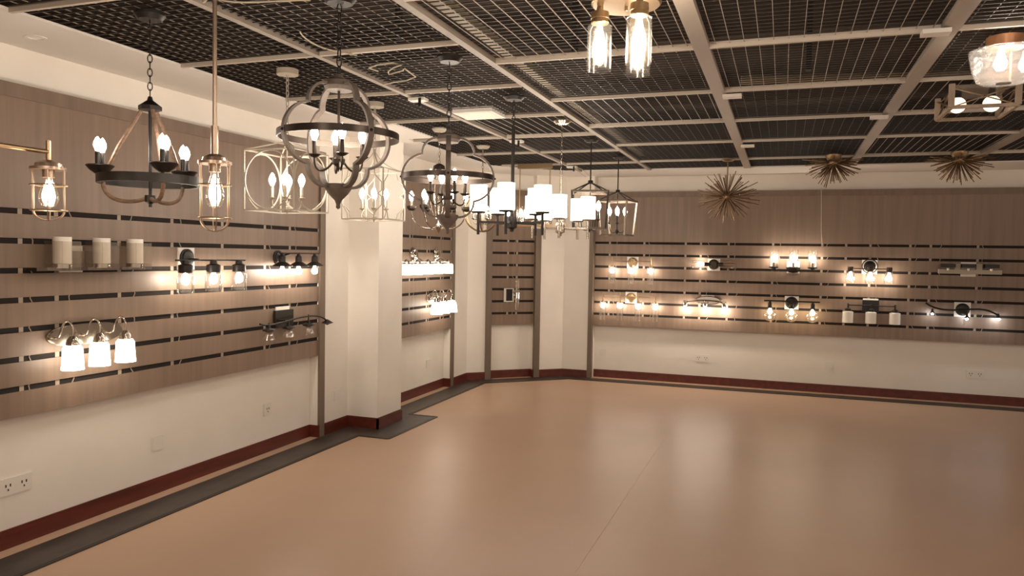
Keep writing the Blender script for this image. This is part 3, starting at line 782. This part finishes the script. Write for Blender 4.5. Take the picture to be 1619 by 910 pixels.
tag(MB().tube([(x, y, zw - 0.014) for x, y in pts], 0.0038, 6).build('coiled_wire', 'cable'), 'coiled pale wire lying on the ceiling grille between the two orb chandeliers', 'wire')
t = thing('ceiling_downlight', 'small recessed round downlight in the white ceiling border, upper left', 'downlight', (-3.40, 2.70, ZC))
MB().lathe([(0.034, 0), (0.034, -0.004), (0.046, -0.003), (0.048, 0)], (0, 0, 0), 28).build('trim_ring', 'white', t)
MB().lathe([(0, -0.001), (0.034, -0.001), (0.034, 0.0), (0, 0.0)], (0, 0, 0), 24).build('lens', 'frost', t)
tag(MB().tube(bez([(0.385, 9.352, 2.33), (0.40, 9.352, 2.1), (0.39, 9.352, 1.9), (0.415, 9.352, 1.71)], 10), 0.0035, 6).build('power_cord', 'cable'), 'thin pale cord running down the back wall panel below the middle starburst', 'cord')

# ------------------------------------------------------------------ wall lamps: local x along wall, -y into the room
def wl(name, label, wall, pos, cat='wall lamp', group=None):
    if wall == 'L': return thing(name, label, cat, (-3.574, pos * 0.985, 0.006), pi / 2, group)
    if wall == 'B': return thing(name, label, cat, (pos * 0.993, 9.362, 0.002), 0.0, group)
    q = chp(0.312 + pos, 0.02)
    return thing(name, label, cat, (q[0], q[1], 0), atan2(CU.y, CU.x), group)
AX = (0, -1, 0)
def mount(t, z, s=0.07, x=0.0, h=None):
    h = h or s
    return MB().box(x - s, x + s, -0.010, -0.0005, z - h, z + h).build('mounting_board', 'white', t, flat=True)
def disc(t, z, r, m, x=0.0, y=-0.010, d=0.025):
    return MB().lathe([(0, 0), (r, 0), (r, d * 0.35), (r * 0.85, d * 0.5), (r * 0.8, d * 0.8), (r * 0.6, d), (0, d)], (x, y, z), 30, AX).build('backplate', m, t)
def jar(t, x, y, z1, z0, r, m='glass', neck=True):
    pr = [(r * 0.62, z1), (r * 0.95, z1 - 0.01), (r, z1 - 0.025), (r, z0), (r - 0.002, z0), (r - 0.002, z1 - 0.025), (r * 0.62, z1)] if neck else [(r, z1), (r, z0), (r - 0.002, z0), (r - 0.002, z1), (r, z1)]
    return MB().lathe(pr, (x, y, 0), 24).build('glass_shade', m, t)
def sock(t, x, y, z1, z0, r, m):
    return MB().lathe([(0, z1), (r * 0.5, z1), (r * 0.55, z1 - (z1 - z0) * 0.3), (r, z1 - (z1 - z0) * 0.4), (r, z0), (0, z0)], (x, y, 0), 16).build('socket', m, t)

# -- left wall
t = wl('glass_vanity_light', 'unlit vanity light with three white tubes in clear square holders, left wall', 'L', 3.068)
mount(t, 1.457, 0.07)
MB().box(-0.065, 0.065, -0.03, -0.010, 1.40, 1.50).build('backplate', 'nickel', t, flat=True)
MB().box(-0.27, 0.41, -0.10, -0.03, 1.398, 1.415).build('bar', 'chrome', t, flat=True)
for x in (-0.105, 0.135, 0.36):
    MB().lathe([(0, 1.412), (0.047, 1.412), (0.047, 1.434), (0, 1.434)], (x - 0.01, -0.085, 0), 24).build('holder', 'chrome', t)
    MB().lathe([(0, 1.435), (0.044, 1.435), (0.044, 1.572), (0.040, 1.572), (0.040, 1.45), (0, 1.45)], (x - 0.01, -0.085, 0), 28).build('white_tube', 'frost', t)
    g = MB()
    for a, b in (((x - 0.065, -0.15), (x - 0.065, -0.03)), ((x + 0.045, -0.15), (x + 0.045, -0.03)), ((x - 0.065, -0.15), (x + 0.045, -0.15)), ((x - 0.065, -0.03), (x + 0.045, -0.03))):
        g.bar((a[0], a[1], 1.475), (b[0], b[1], 1.475), 0.004, 0.15)
    g.build('clear_holder', 'ribbed', t, flat=True)

def bell_vanity(label, wall, pos, z, xs, plate, m='nickel', R=0.06, off=0.0):
    t = wl('bell_vanity_light', label, wall, pos)
    n = 40; ov = []
    for i in range(n):
        a = 2 * pi * i / n
        ov.append((plate * (abs(cos(a)) ** 0.55) * (1 if cos(a) > 0 else -1), 0.056 * sin(a)))
    for (s, y0, y1) in ((1.0, -0.001, -0.014), (0.9, -0.014, -0.026)):
        mm = MB(); k = s
        vs = [(off + x * (1 - (1 - s) * 0.25), y0, z + zz * s) for x, zz in ov] + [(off + x * (1 - (1 - s) * 0.25), y1, z + zz * s) for x, zz in ov]
        mm.add(vs, [tuple(range(n)), tuple(range(n, 2 * n))] + [(i, (i + 1) % n, n + (i + 1) % n, n + i) for i in range(n)])
        mm.build('backplate', m, t)
    for x in xs:
        MB().tube(bez([(x - 0.03, -0.026, z), (x - 0.02, -0.11, z - 0.03), (x - 0.05, -0.06, z + 0.12), (x, -0.115, z + 0.13), (x + 0.005, -0.14, z + 0.06), (x, -0.125, z + 0.0)], 22), 0.0052, 8).build('arm', m, t)
        MB().lathe([(0, z + 0.012), (0.012, z + 0.01), (0.028, z - 0.01), (0.034, z - 0.042), (0, z - 0.042)], (x, -0.125, 0), 20).build('socket_cup', m, t)
        MB().lathe([(0, z - 0.036), (0.036, z - 0.038), (0.048, z - 0.055), (R * 0.9, z - 0.09), (R, z - 0.165), (R * 0.94, z - 0.165), (0, z - 0.15)], (x, -0.125, 0), 26).build('bell_shade', 'glow', t)
    return t
bell_vanity('nickel vanity light with three glowing white bell shades on near left wall', 'L', 3.065, 1.052, (-0.09, 0.075, 0.245), 0.235, 'nickel', 0.054, 0.09)

t = wl('jar_vanity_light', 'black vanity light with three lit clear jars on a round plate, left wall', 'L', 3.91)
mount(t, 1.46, 0.07); disc(t, 1.465, 0.058, 'black')
MB().tube([(0, -0.02, 1.455), (0.0, -0.105, 1.455)], 0.008, 10).build('arm', 'black', t)
MB().cyl((-0.19, -0.105, 1.452), (0.44, -0.105, 1.452), 0.0055, 10).build('bar', 'black', t)
for x in (-0.11, 0.135, 0.38):
    sock(t, x, -0.105, 1.452, 1.375, 0.043, 'black'); jar(t, x, -0.105, 1.375, 1.252, 0.052)
    globe_bulb(t, (x, -0.105, 1.37), 0.026)

t = wl('barn_vanity_light', 'black three-lamp light with wide saucer shades and bare bulbs, left wall by the post', 'L', 4.86)
disc(t, 1.47, 0.055, 'black', y=-0.0005)
MB().tube([(0, -0.02, 1.475), (0.0, -0.11, 1.505)], 0.007, 8).build('arm', 'black', t)
MB().cyl((-0.12, -0.11, 1.505), (0.38, -0.11, 1.505), 0.0055, 10).build('bar', 'black', t)
for x in (-0.09, 0.11, 0.32):
    MB().lathe([(0, 1.508), (0.012, 1.508), (0.014, 1.49), (0.024, 1.48), (0.026, 1.44), (0.04, 1.432), (0.075, 1.41), (0.072, 1.408), (0.03, 1.425), (0.024, 1.41), (0, 1.41)], (x, -0.11, 0), 26).build('saucer_shade', 'black', t)
    globe_bulb(t, (x, -0.11, 1.408), 0.024)

t = wl('scroll_vanity_light', 'unlit black light with square plate, wavy arm and small clear bells, left wall', 'L', 4.83)
mount(t, 1.025, 0.08, 0.085, 0.075)
MB().box(-0.03, 0.19, -0.03, -0.010, 0.945, 1.075).build('backplate', 'black', t, flat=True)
MB().tube(bez([(-0.30, -0.10, 1.0), (-0.13, -0.1, 0.96), (0.0, -0.1, 1.0), (0.27, -0.1, 1.05), (0.49, -0.1, 1.02), (0.54, -0.1, 0.955)], 24), 0.0065, 8).build('scroll_arm', 'black', t)
MB().cyl((0, -0.03, 1.0), (0, -0.1, 1.005), 0.008, 10).build('arm', 'black', t)
for x in (-0.20, 0.03, 0.285):
    MB().lathe([(0, 0.985), (0.01, 0.985), (0.013, 0.965), (0.045, 0.955), (0.05, 0.945), (0.02, 0.935), (0, 0.93)], (x, -0.1, 0), 7).build('petal_cap', 'black', t)
    MB().cyl((x, -0.1, 0.98), (x, -0.1, 1.03 if x > 0.2 else 1.0), 0.005, 8).build('drop', 'black', t)
    MB().lathe([(0.018, 0.935), (0.03, 0.925), (0.045, 0.88), (0.043, 0.88), (0.028, 0.924), (0.018, 0.935)], (x, -0.1, 0), 20).build('glass_bell', 'glass', t)
MB().lathe([(0, 0.975), (0.01, 0.97), (0.05, 0.945), (0.02, 0.935), (0, 0.925)], (0.545, -0.1, 0), 7).build('leaf_cap', 'black', t)

# -- recess beyond the pillar
t = wl('crystal_vanity_light', 'long lit vanity light on two round chrome plates, upper lamp beyond the pillar', 'L', 7.1)
for x in (0.01, 0.56): disc(t, 1.505, 0.078, 'chrome', x, -0.0005, 0.04)
MB().cyl((-0.66, -0.12, 1.44), (0.72, -0.12, 1.44), 0.007, 10).build('bar', 'chrome', t)
for x in (0.01, 0.56): MB().tube([(x, -0.03, 1.49), (x, -0.12, 1.44)], 0.008, 8).build('arm', 'chrome', t)
for x in (-0.60, -0.36, -0.12, 0.12, 0.36, 0.62):
    MB().lathe([(0, 1.465), (0.012, 1.46), (0.03, 1.44), (0.032, 1.415), (0, 1.415)], (x, -0.12, 0), 16).build('socket', 'chrome', t)
    MB().lathe([(0, 1.414), (0.05, 1.412), (0.058, 1.33), (0.055, 1.31), (0, 1.31)], (x, -0.12, 0), 20).build('lit_shade', 'glow', t)
bell_vanity('small chrome vanity light with glowing white bells, lower lamp beyond the pillar', 'L', 7.6, 1.045, (-0.16, 0.02, 0.22), 0.17, 'chrome', 0.065)

# -- canted corner
t = wl('blade_sconce', 'unlit chrome sconce with clear upright blade, alone in the canted corner', 'C', 0.27)
MB().box(-0.11, 0.03, -0.022, -0.0005, 0.95, 1.12).build('backplate', 'chrome', t, flat=True)
MB().box(-0.075, 0.0, -0.034, -0.022, 0.965, 1.11).build('dark_panel', 'black', t, flat=True)
MB().cyl((0.045, -0.02, 1.03), (0.045, -0.09, 1.03), 0.02, 14).build('arm', 'chrome', t)
MB().box(-0.0, 0.05, -0.03, -0.0215, 1.0, 1.06).build('bracket', 'chrome', t, flat=True)
MB().lathe([(0.022, 0.85), (0.026, 0.87), (0.026, 1.20), (0.018, 1.235), (0.016, 1.235), (0.024, 1.2), (0.024, 0.87), (0.022, 0.85)], (0.05, -0.07, 0), 18).build('glass_blade', 'ribbed', t)
MB().lathe([(0.028, 1.0), (0.030, 1.0), (0.030, 1.07), (0.028, 1.07), (0.028, 1.0)], (0.05, -0.07, 0), 18).build('collar', 'chrome', t)

# -- back wall, upper row
def bar_vanity(name, label, pos, zb, xs, m, jr, jz, bulbs=True, post_up=0.05, plate_r=0.062, jm='glass', mnt=0.07, bulb_r=0.024):
    t = wl(name, label, 'B', pos)
    mount(t, zb - 0.015, mnt); disc(t, zb - 0.015, plate_r, m)
    MB().tube([(0, -0.03, zb), (0, -0.095, zb)], 0.008, 8).build('arm', m, t)
    MB().cyl((min(xs), -0.095, zb), (max(xs), -0.095, zb), 0.005, 10).build('bar', m, t)
    for x in xs:
        MB().cyl((x, -0.095, zb + post_up), (x, -0.095, zb - 0.06), 0.007, 10).build('arm_post', m, t)
        sock(t, x, -0.095, zb - 0.045, zb - 0.085, 0.022, m)
        jar(t, x, -0.095, zb - 0.075, jz, jr, jm, False)
        if bulbs: globe_bulb(t, (x, -0.095, zb - 0.085), bulb_r)
    return t
bar_vanity('jar_vanity_light', 'brass vanity light with three lit clear cylinders at left end of back wall', -1.76, 1.475, (-0.24, 0.0, 0.238), 'brass', 0.045, 1.195)
bar_vanity('jar_vanity_light', 'brass vanity light with four lit clear cylinders at left end of back wall', -1.77, 1.04, (-0.335, -0.118, 0.105, 0.315), 'brass', 0.043, 0.745)

t = wl('sideways_sconce', 'bronze round sconce with a sideways glass each side, only the left one lit', 'B', -0.78)
mount(t, 1.452, 0.072); disc(t, 1.455, 0.062, 'bronze', d=0.05)
for s in (-1, 1):
    MB().lathe([(0, 0), (0.02, 0), (0.024, 0.03), (0.024, 0.06), (0, 0.06)], (0.05 * s, -0.055, 1.455), 16, (s, 0, 0)).build('socket', 'bronze', t)
    MB().lathe([(0.026, 0), (0.05, 0.006), (0.05, 0.15), (0.048, 0.15), (0.048, 0.008), (0.026, 0)], (0.10 * s, -0.055, 1.455), 24, (s, 0, 0)).build('glass_shade', 'glass' if s < 0 else 'ribbed', t)
MB().lathe([(0, 0), (0.012, 0.004), (0.026, 0.035), (0.026, 0.055), (0.015, 0.078), (0, 0.084)], (-0.11, -0.055, 1.455), 14, (-1, 0, 0)).build('bulb', 'bulb', t)

t = wl('uplight_vanity_light', 'black vanity light with three upturned lit glasses, upper row of back wall', 'B', 0.115)
mount(t, 1.44, 0.07)
MB().lathe([(0, 1.375), (0.035, 1.38), (0.07, 1.41), (0.075, 1.44), (0.02, 1.445), (0, 1.445)], (0, -0.09, 0), 24).build('center_bowl', 'black', t)
MB().box(-0.05, 0.05, -0.03, -0.010, 1.38, 1.44).build('backplate', 'black', t, flat=True)
MB().bar((-0.25, -0.085, 1.402), (0.25, -0.085, 1.402), 0.012, 0.022).build('bar', 'black', t, flat=True)
for x in (-0.212, 0.0, 0.205):
    MB().lathe([(0, 1.40), (0.02, 1.40), (0.02, 1.425), (0.05, 1.43), (0.052, 1.445), (0, 1.447)], (x, -0.085, 0), 22).build('cup', 'black', t)
    MB().lathe([(0.045, 1.447), (0.052, 1.47), (0.052, 1.64), (0.050, 1.64), (0.050, 1.47), (0.043, 1.447), (0.045, 1.447)], (x, -0.085, 0), 24).build('glass_shade', 'glass', t)
    globe_bulb(t, (x, -0.085, 1.50), 0.028, down=False)
    MB().cyl((x, -0.085, 1.447), (x, -0.085, 1.502), 0.010, 10).build('candle', 'black', t)

t = wl('globe_vanity_light', 'black vanity light with ringed round plate and three bare lit bulbs, upper row', 'B', 0.922)
mount(t, 1.46, 0.078); disc(t, 1.468, 0.06, 'black', d=0.04)
MB().ring((0, -0.03, 1.468), 0.078, 0.005, (0, 1, 0), 36, 8).build('ring', 'black', t)
MB().cyl((-0.2, -0.09, 1.44), (0.2, -0.09, 1.44), 0.006, 10).build('bar', 'black', t)
for x in (-0.2, 0.0, 0.19):
    MB().lathe([(0, 1.46), (0.028, 1.46), (0.032, 1.44), (0.028, 1.405), (0, 1.405)], (x, -0.09, 0), 20).build('socket', 'bronze', t)
    MB().ball((x, -0.09, 1.335), 0.027, 14, 8).build('bulb', 'bulb', t)
    MB().lathe([(0.03, 1.405), (0.048, 1.38), (0.052, 1.33), (0.05, 1.28), (0.048, 1.28), (0.05, 1.33), (0.046, 1.378), (0.03, 1.405)], (x, -0.09, 0), 20).build('glass_shade', 'glass', t)

t = wl('block_vanity_light', 'unlit cream bar light with three dark square glasses, upper row near the right edge', 'B', 1.895)
mount(t, 1.455, 0.072, 0, 0.078)
MB().box(-0.29, 0.30, -0.075, -0.0105, 1.405, 1.452).build('bar', 'cream', t, flat=True)
for x in (-0.115, 0.09): MB().box(x - 0.028, x + 0.028, -0.07, -0.0105, 1.452, 1.515).build('divider', 'cream', t, flat=True)
for x in (-0.205, -0.012, 0.20):
    MB().box(x - 0.066, x + 0.066, -0.115, -0.04, 1.472, 1.512).build('dark_glass', 'black', t, flat=True)
    MB().box(x - 0.068, x + 0.068, -0.117, -0.038, 1.462, 1.471).build('glass_rim', 'ribbed', t, flat=True)
    MB().cyl((x, -0.07, 1.44), (x, -0.07, 1.465), 0.018, 12).build('socket', 'nickel', t)

# -- back wall, lower row
t = wl('oval_vanity_light', 'chrome vanity light with oval plate and three lit bulbs, lower row of back wall', 'B', -0.855)
MB().box(-0.06, 0.09, -0.008, -0.0005, 1.03, 1.085).build('mounting_board', 'white', t, flat=True)
n = 36; ov = [(0.16 * cos(2 * pi * i / n), 0.055 * sin(2 * pi * i / n)) for i in range(n)]
mm = MB(); mm.add([(x + 0.02, -0.008, 1.025 + z) for x, z in ov] + [(x * 0.85 + 0.02, -0.035, 1.025 + z * 0.8) for x, z in ov], [tuple(range(n)), tuple(range(n, 2 * n))] + [(i, (i + 1) % n, n + (i + 1) % n, n + i) for i in range(n)])
mm.build('backplate', 'chrome', t)
MB().tube(bez([(-0.235, -0.10, 1.0), (-0.1, -0.10, 1.03), (0.1, -0.10, 1.03), (0.21, -0.10, 1.0)], 14), 0.007, 8).build('bar', 'chrome', t)
for x in (-0.238, -0.005, 0.21):
    MB().lathe([(0, 1.025), (0.026, 1.02), (0.028, 0.985), (0.022, 0.955), (0, 0.955)], (x, -0.10, 0), 18).build('socket', 'chrome', t)
    globe_bulb(t, (x, -0.10, 0.955), 0.028)

t = wl('pipe_vanity_light', 'black pipe vanity light with three amber-lit globes, lower row of back wall', 'B', 0.11)
mount(t, 1.03, 0.076); disc(t, 1.03, 0.07, 'black', d=0.04)
MB().cyl((-0.30, -0.10, 1.05), (0.30, -0.10, 1.05), 0.0085, 10).build('bar', 'black', t)
for x in (-0.235, 0.0, 0.225):
    MB().lathe([(0, 1.05), (0.012, 1.05), (0.012, 1.03), (0.022, 1.025), (0.022, 0.985), (0.03, 0.975), (0.03, 0.965), (0, 0.965)], (x, -0.10, 0), 16).build('socket', 'black', t)
    MB().ball((x, -0.10, 0.885), 0.075, 24, 14).build('glass_globe', 'glass', t)
    globe_bulb(t, (x, -0.10, 0.965), 0.026, 'edison')

t = wl('frosted_vanity_light', 'unlit black bar light with square plate and three frosted glasses, lower row', 'B', 0.945)
mount(t, 1.035, 0.078, 0, 0.072)
MB().box(-0.085, 0.085, -0.028, -0.010, 0.955, 1.09).build('backplate', 'black', t, flat=True)
MB().cyl((-0.24, -0.09, 1.032), (0.245, -0.09, 1.032), 0.006, 10).build('bar', 'black', t)
MB().cyl((0, -0.028, 1.032), (0, -0.09, 1.032), 0.008, 8).build('arm', 'black', t)
for x in (-0.235, 0.0, 0.24):
    MB().lathe([(0, 1.05), (0.009, 1.05), (0.009, 1.0), (0.03, 0.99), (0.035, 0.965), (0, 0.965)], (x, -0.09, 0), 18).build('socket', 'black', t)
    MB().lathe([(0.035, 0.964), (0.056, 0.958), (0.057, 0.835), (0.054, 0.835), (0.053, 0.95), (0, 0.952)], (x, -0.09, 0), 24).build('glass_shade', 'frost', t)

t = wl('wave_vanity_light', 'black wavy-arm LED light with three small cool white lamps, lower row at right', 'B', 1.855)
mount(t, 1.02, 0.078); disc(t, 1.02, 0.068, 'black', d=0.03)
MB().tube(bez([(-0.365, -0.07, 1.085), (-0.26, -0.07, 0.99), (-0.13, -0.07, 1.005), (0.0, -0.07, 1.01), (0.15, -0.07, 1.06), (0.22, -0.07, 1.045), (0.32, -0.07, 0.975)], 26), 0.009, 8).build('wave_arm', 'black', t)
MB().cyl((0, -0.035, 1.015), (0, -0.07, 1.012), 0.012, 10).build('arm', 'black', t)
for x, z, r in ((-0.30, 0.965, 0.014), (0.03, 0.925, 0.015), (0.32, 0.935, 0.019)):
    s_ = MB().lathe([(0, 0.05), (0.008, 0.05), (0.012, 0.02), (0.024, 0.004), (0.02, 0.0), (0, 0.004)], (x, -0.085, z + 0.01), 16).build('lamp_head', 'black', t)
    MB().ball((x, -0.085, z), r, 12, 8, 0.7).build('led', 'led', s_)
MB().box(-0.006, 0.006, -0.092, -0.080, 0.865, 0.925).build('pull_tab', 'white', t, flat=True)

# ------------------------------------------------------------------ outlets
def outlet(label, loc, rz, gang, holes=True):
    t = thing('wall_outlet', label, 'outlet', loc, rz)
    w = 0.043 * gang
    MB().box(-w, w, -0.008, -0.0005, -0.043, 0.043).build('cover_plate', 'white', t, flat=True)
    if holes:
        for g in range(gang):
            h = MB(); x = -w + 0.043 + 0.086 * g
            for dx in (-0.012, 0.012): h.box(x + dx - 0.003, x + dx + 0.003, -0.0095, -0.008, 0.0, 0.014)
            h.box(x - 0.003, x + 0.003, -0.0095, -0.008, -0.02, -0.010)
            h.build('socket', 'socket', t, flat=True)
    return t
for y, z, g, hs, lb in ((2.765, 0.312, 2, True, 'double white wall outlet on the left wall at the left edge'),
                        (3.703, 0.312, 1, False, 'blank white wall plate on the left wall, between two outlets'),
                        (4.776, 0.324, 1, True, 'white wall outlet on the left wall nearest the brown post')):
    outlet(lb, (XL, y, z), pi / 2, g, hs)
outlet('faint white wall plate on the white wall strip just before the pillar', (-3.57, 5.60, 0.30), pi / 2, 1, False)
outlet('white wall plate low on the recessed wall beyond the pillar', (XL, 7.55, 0.315), pi / 2, 1, False)
for x, g, hs, lb in ((-2.12, 1, False, 'blank white plate on the back wall beside the corner post'),
                     (-0.89, 2, True, 'double white outlet on the back wall below the chrome oval light'),
                     (0.532, 1, False, 'blank white plate on the back wall below the pipe light'),
                     (2.008, 2, True, 'double white outlet on the back wall at the right edge')):
    outlet(lb, (x, YB, 0.316), 0.0, g, hs)
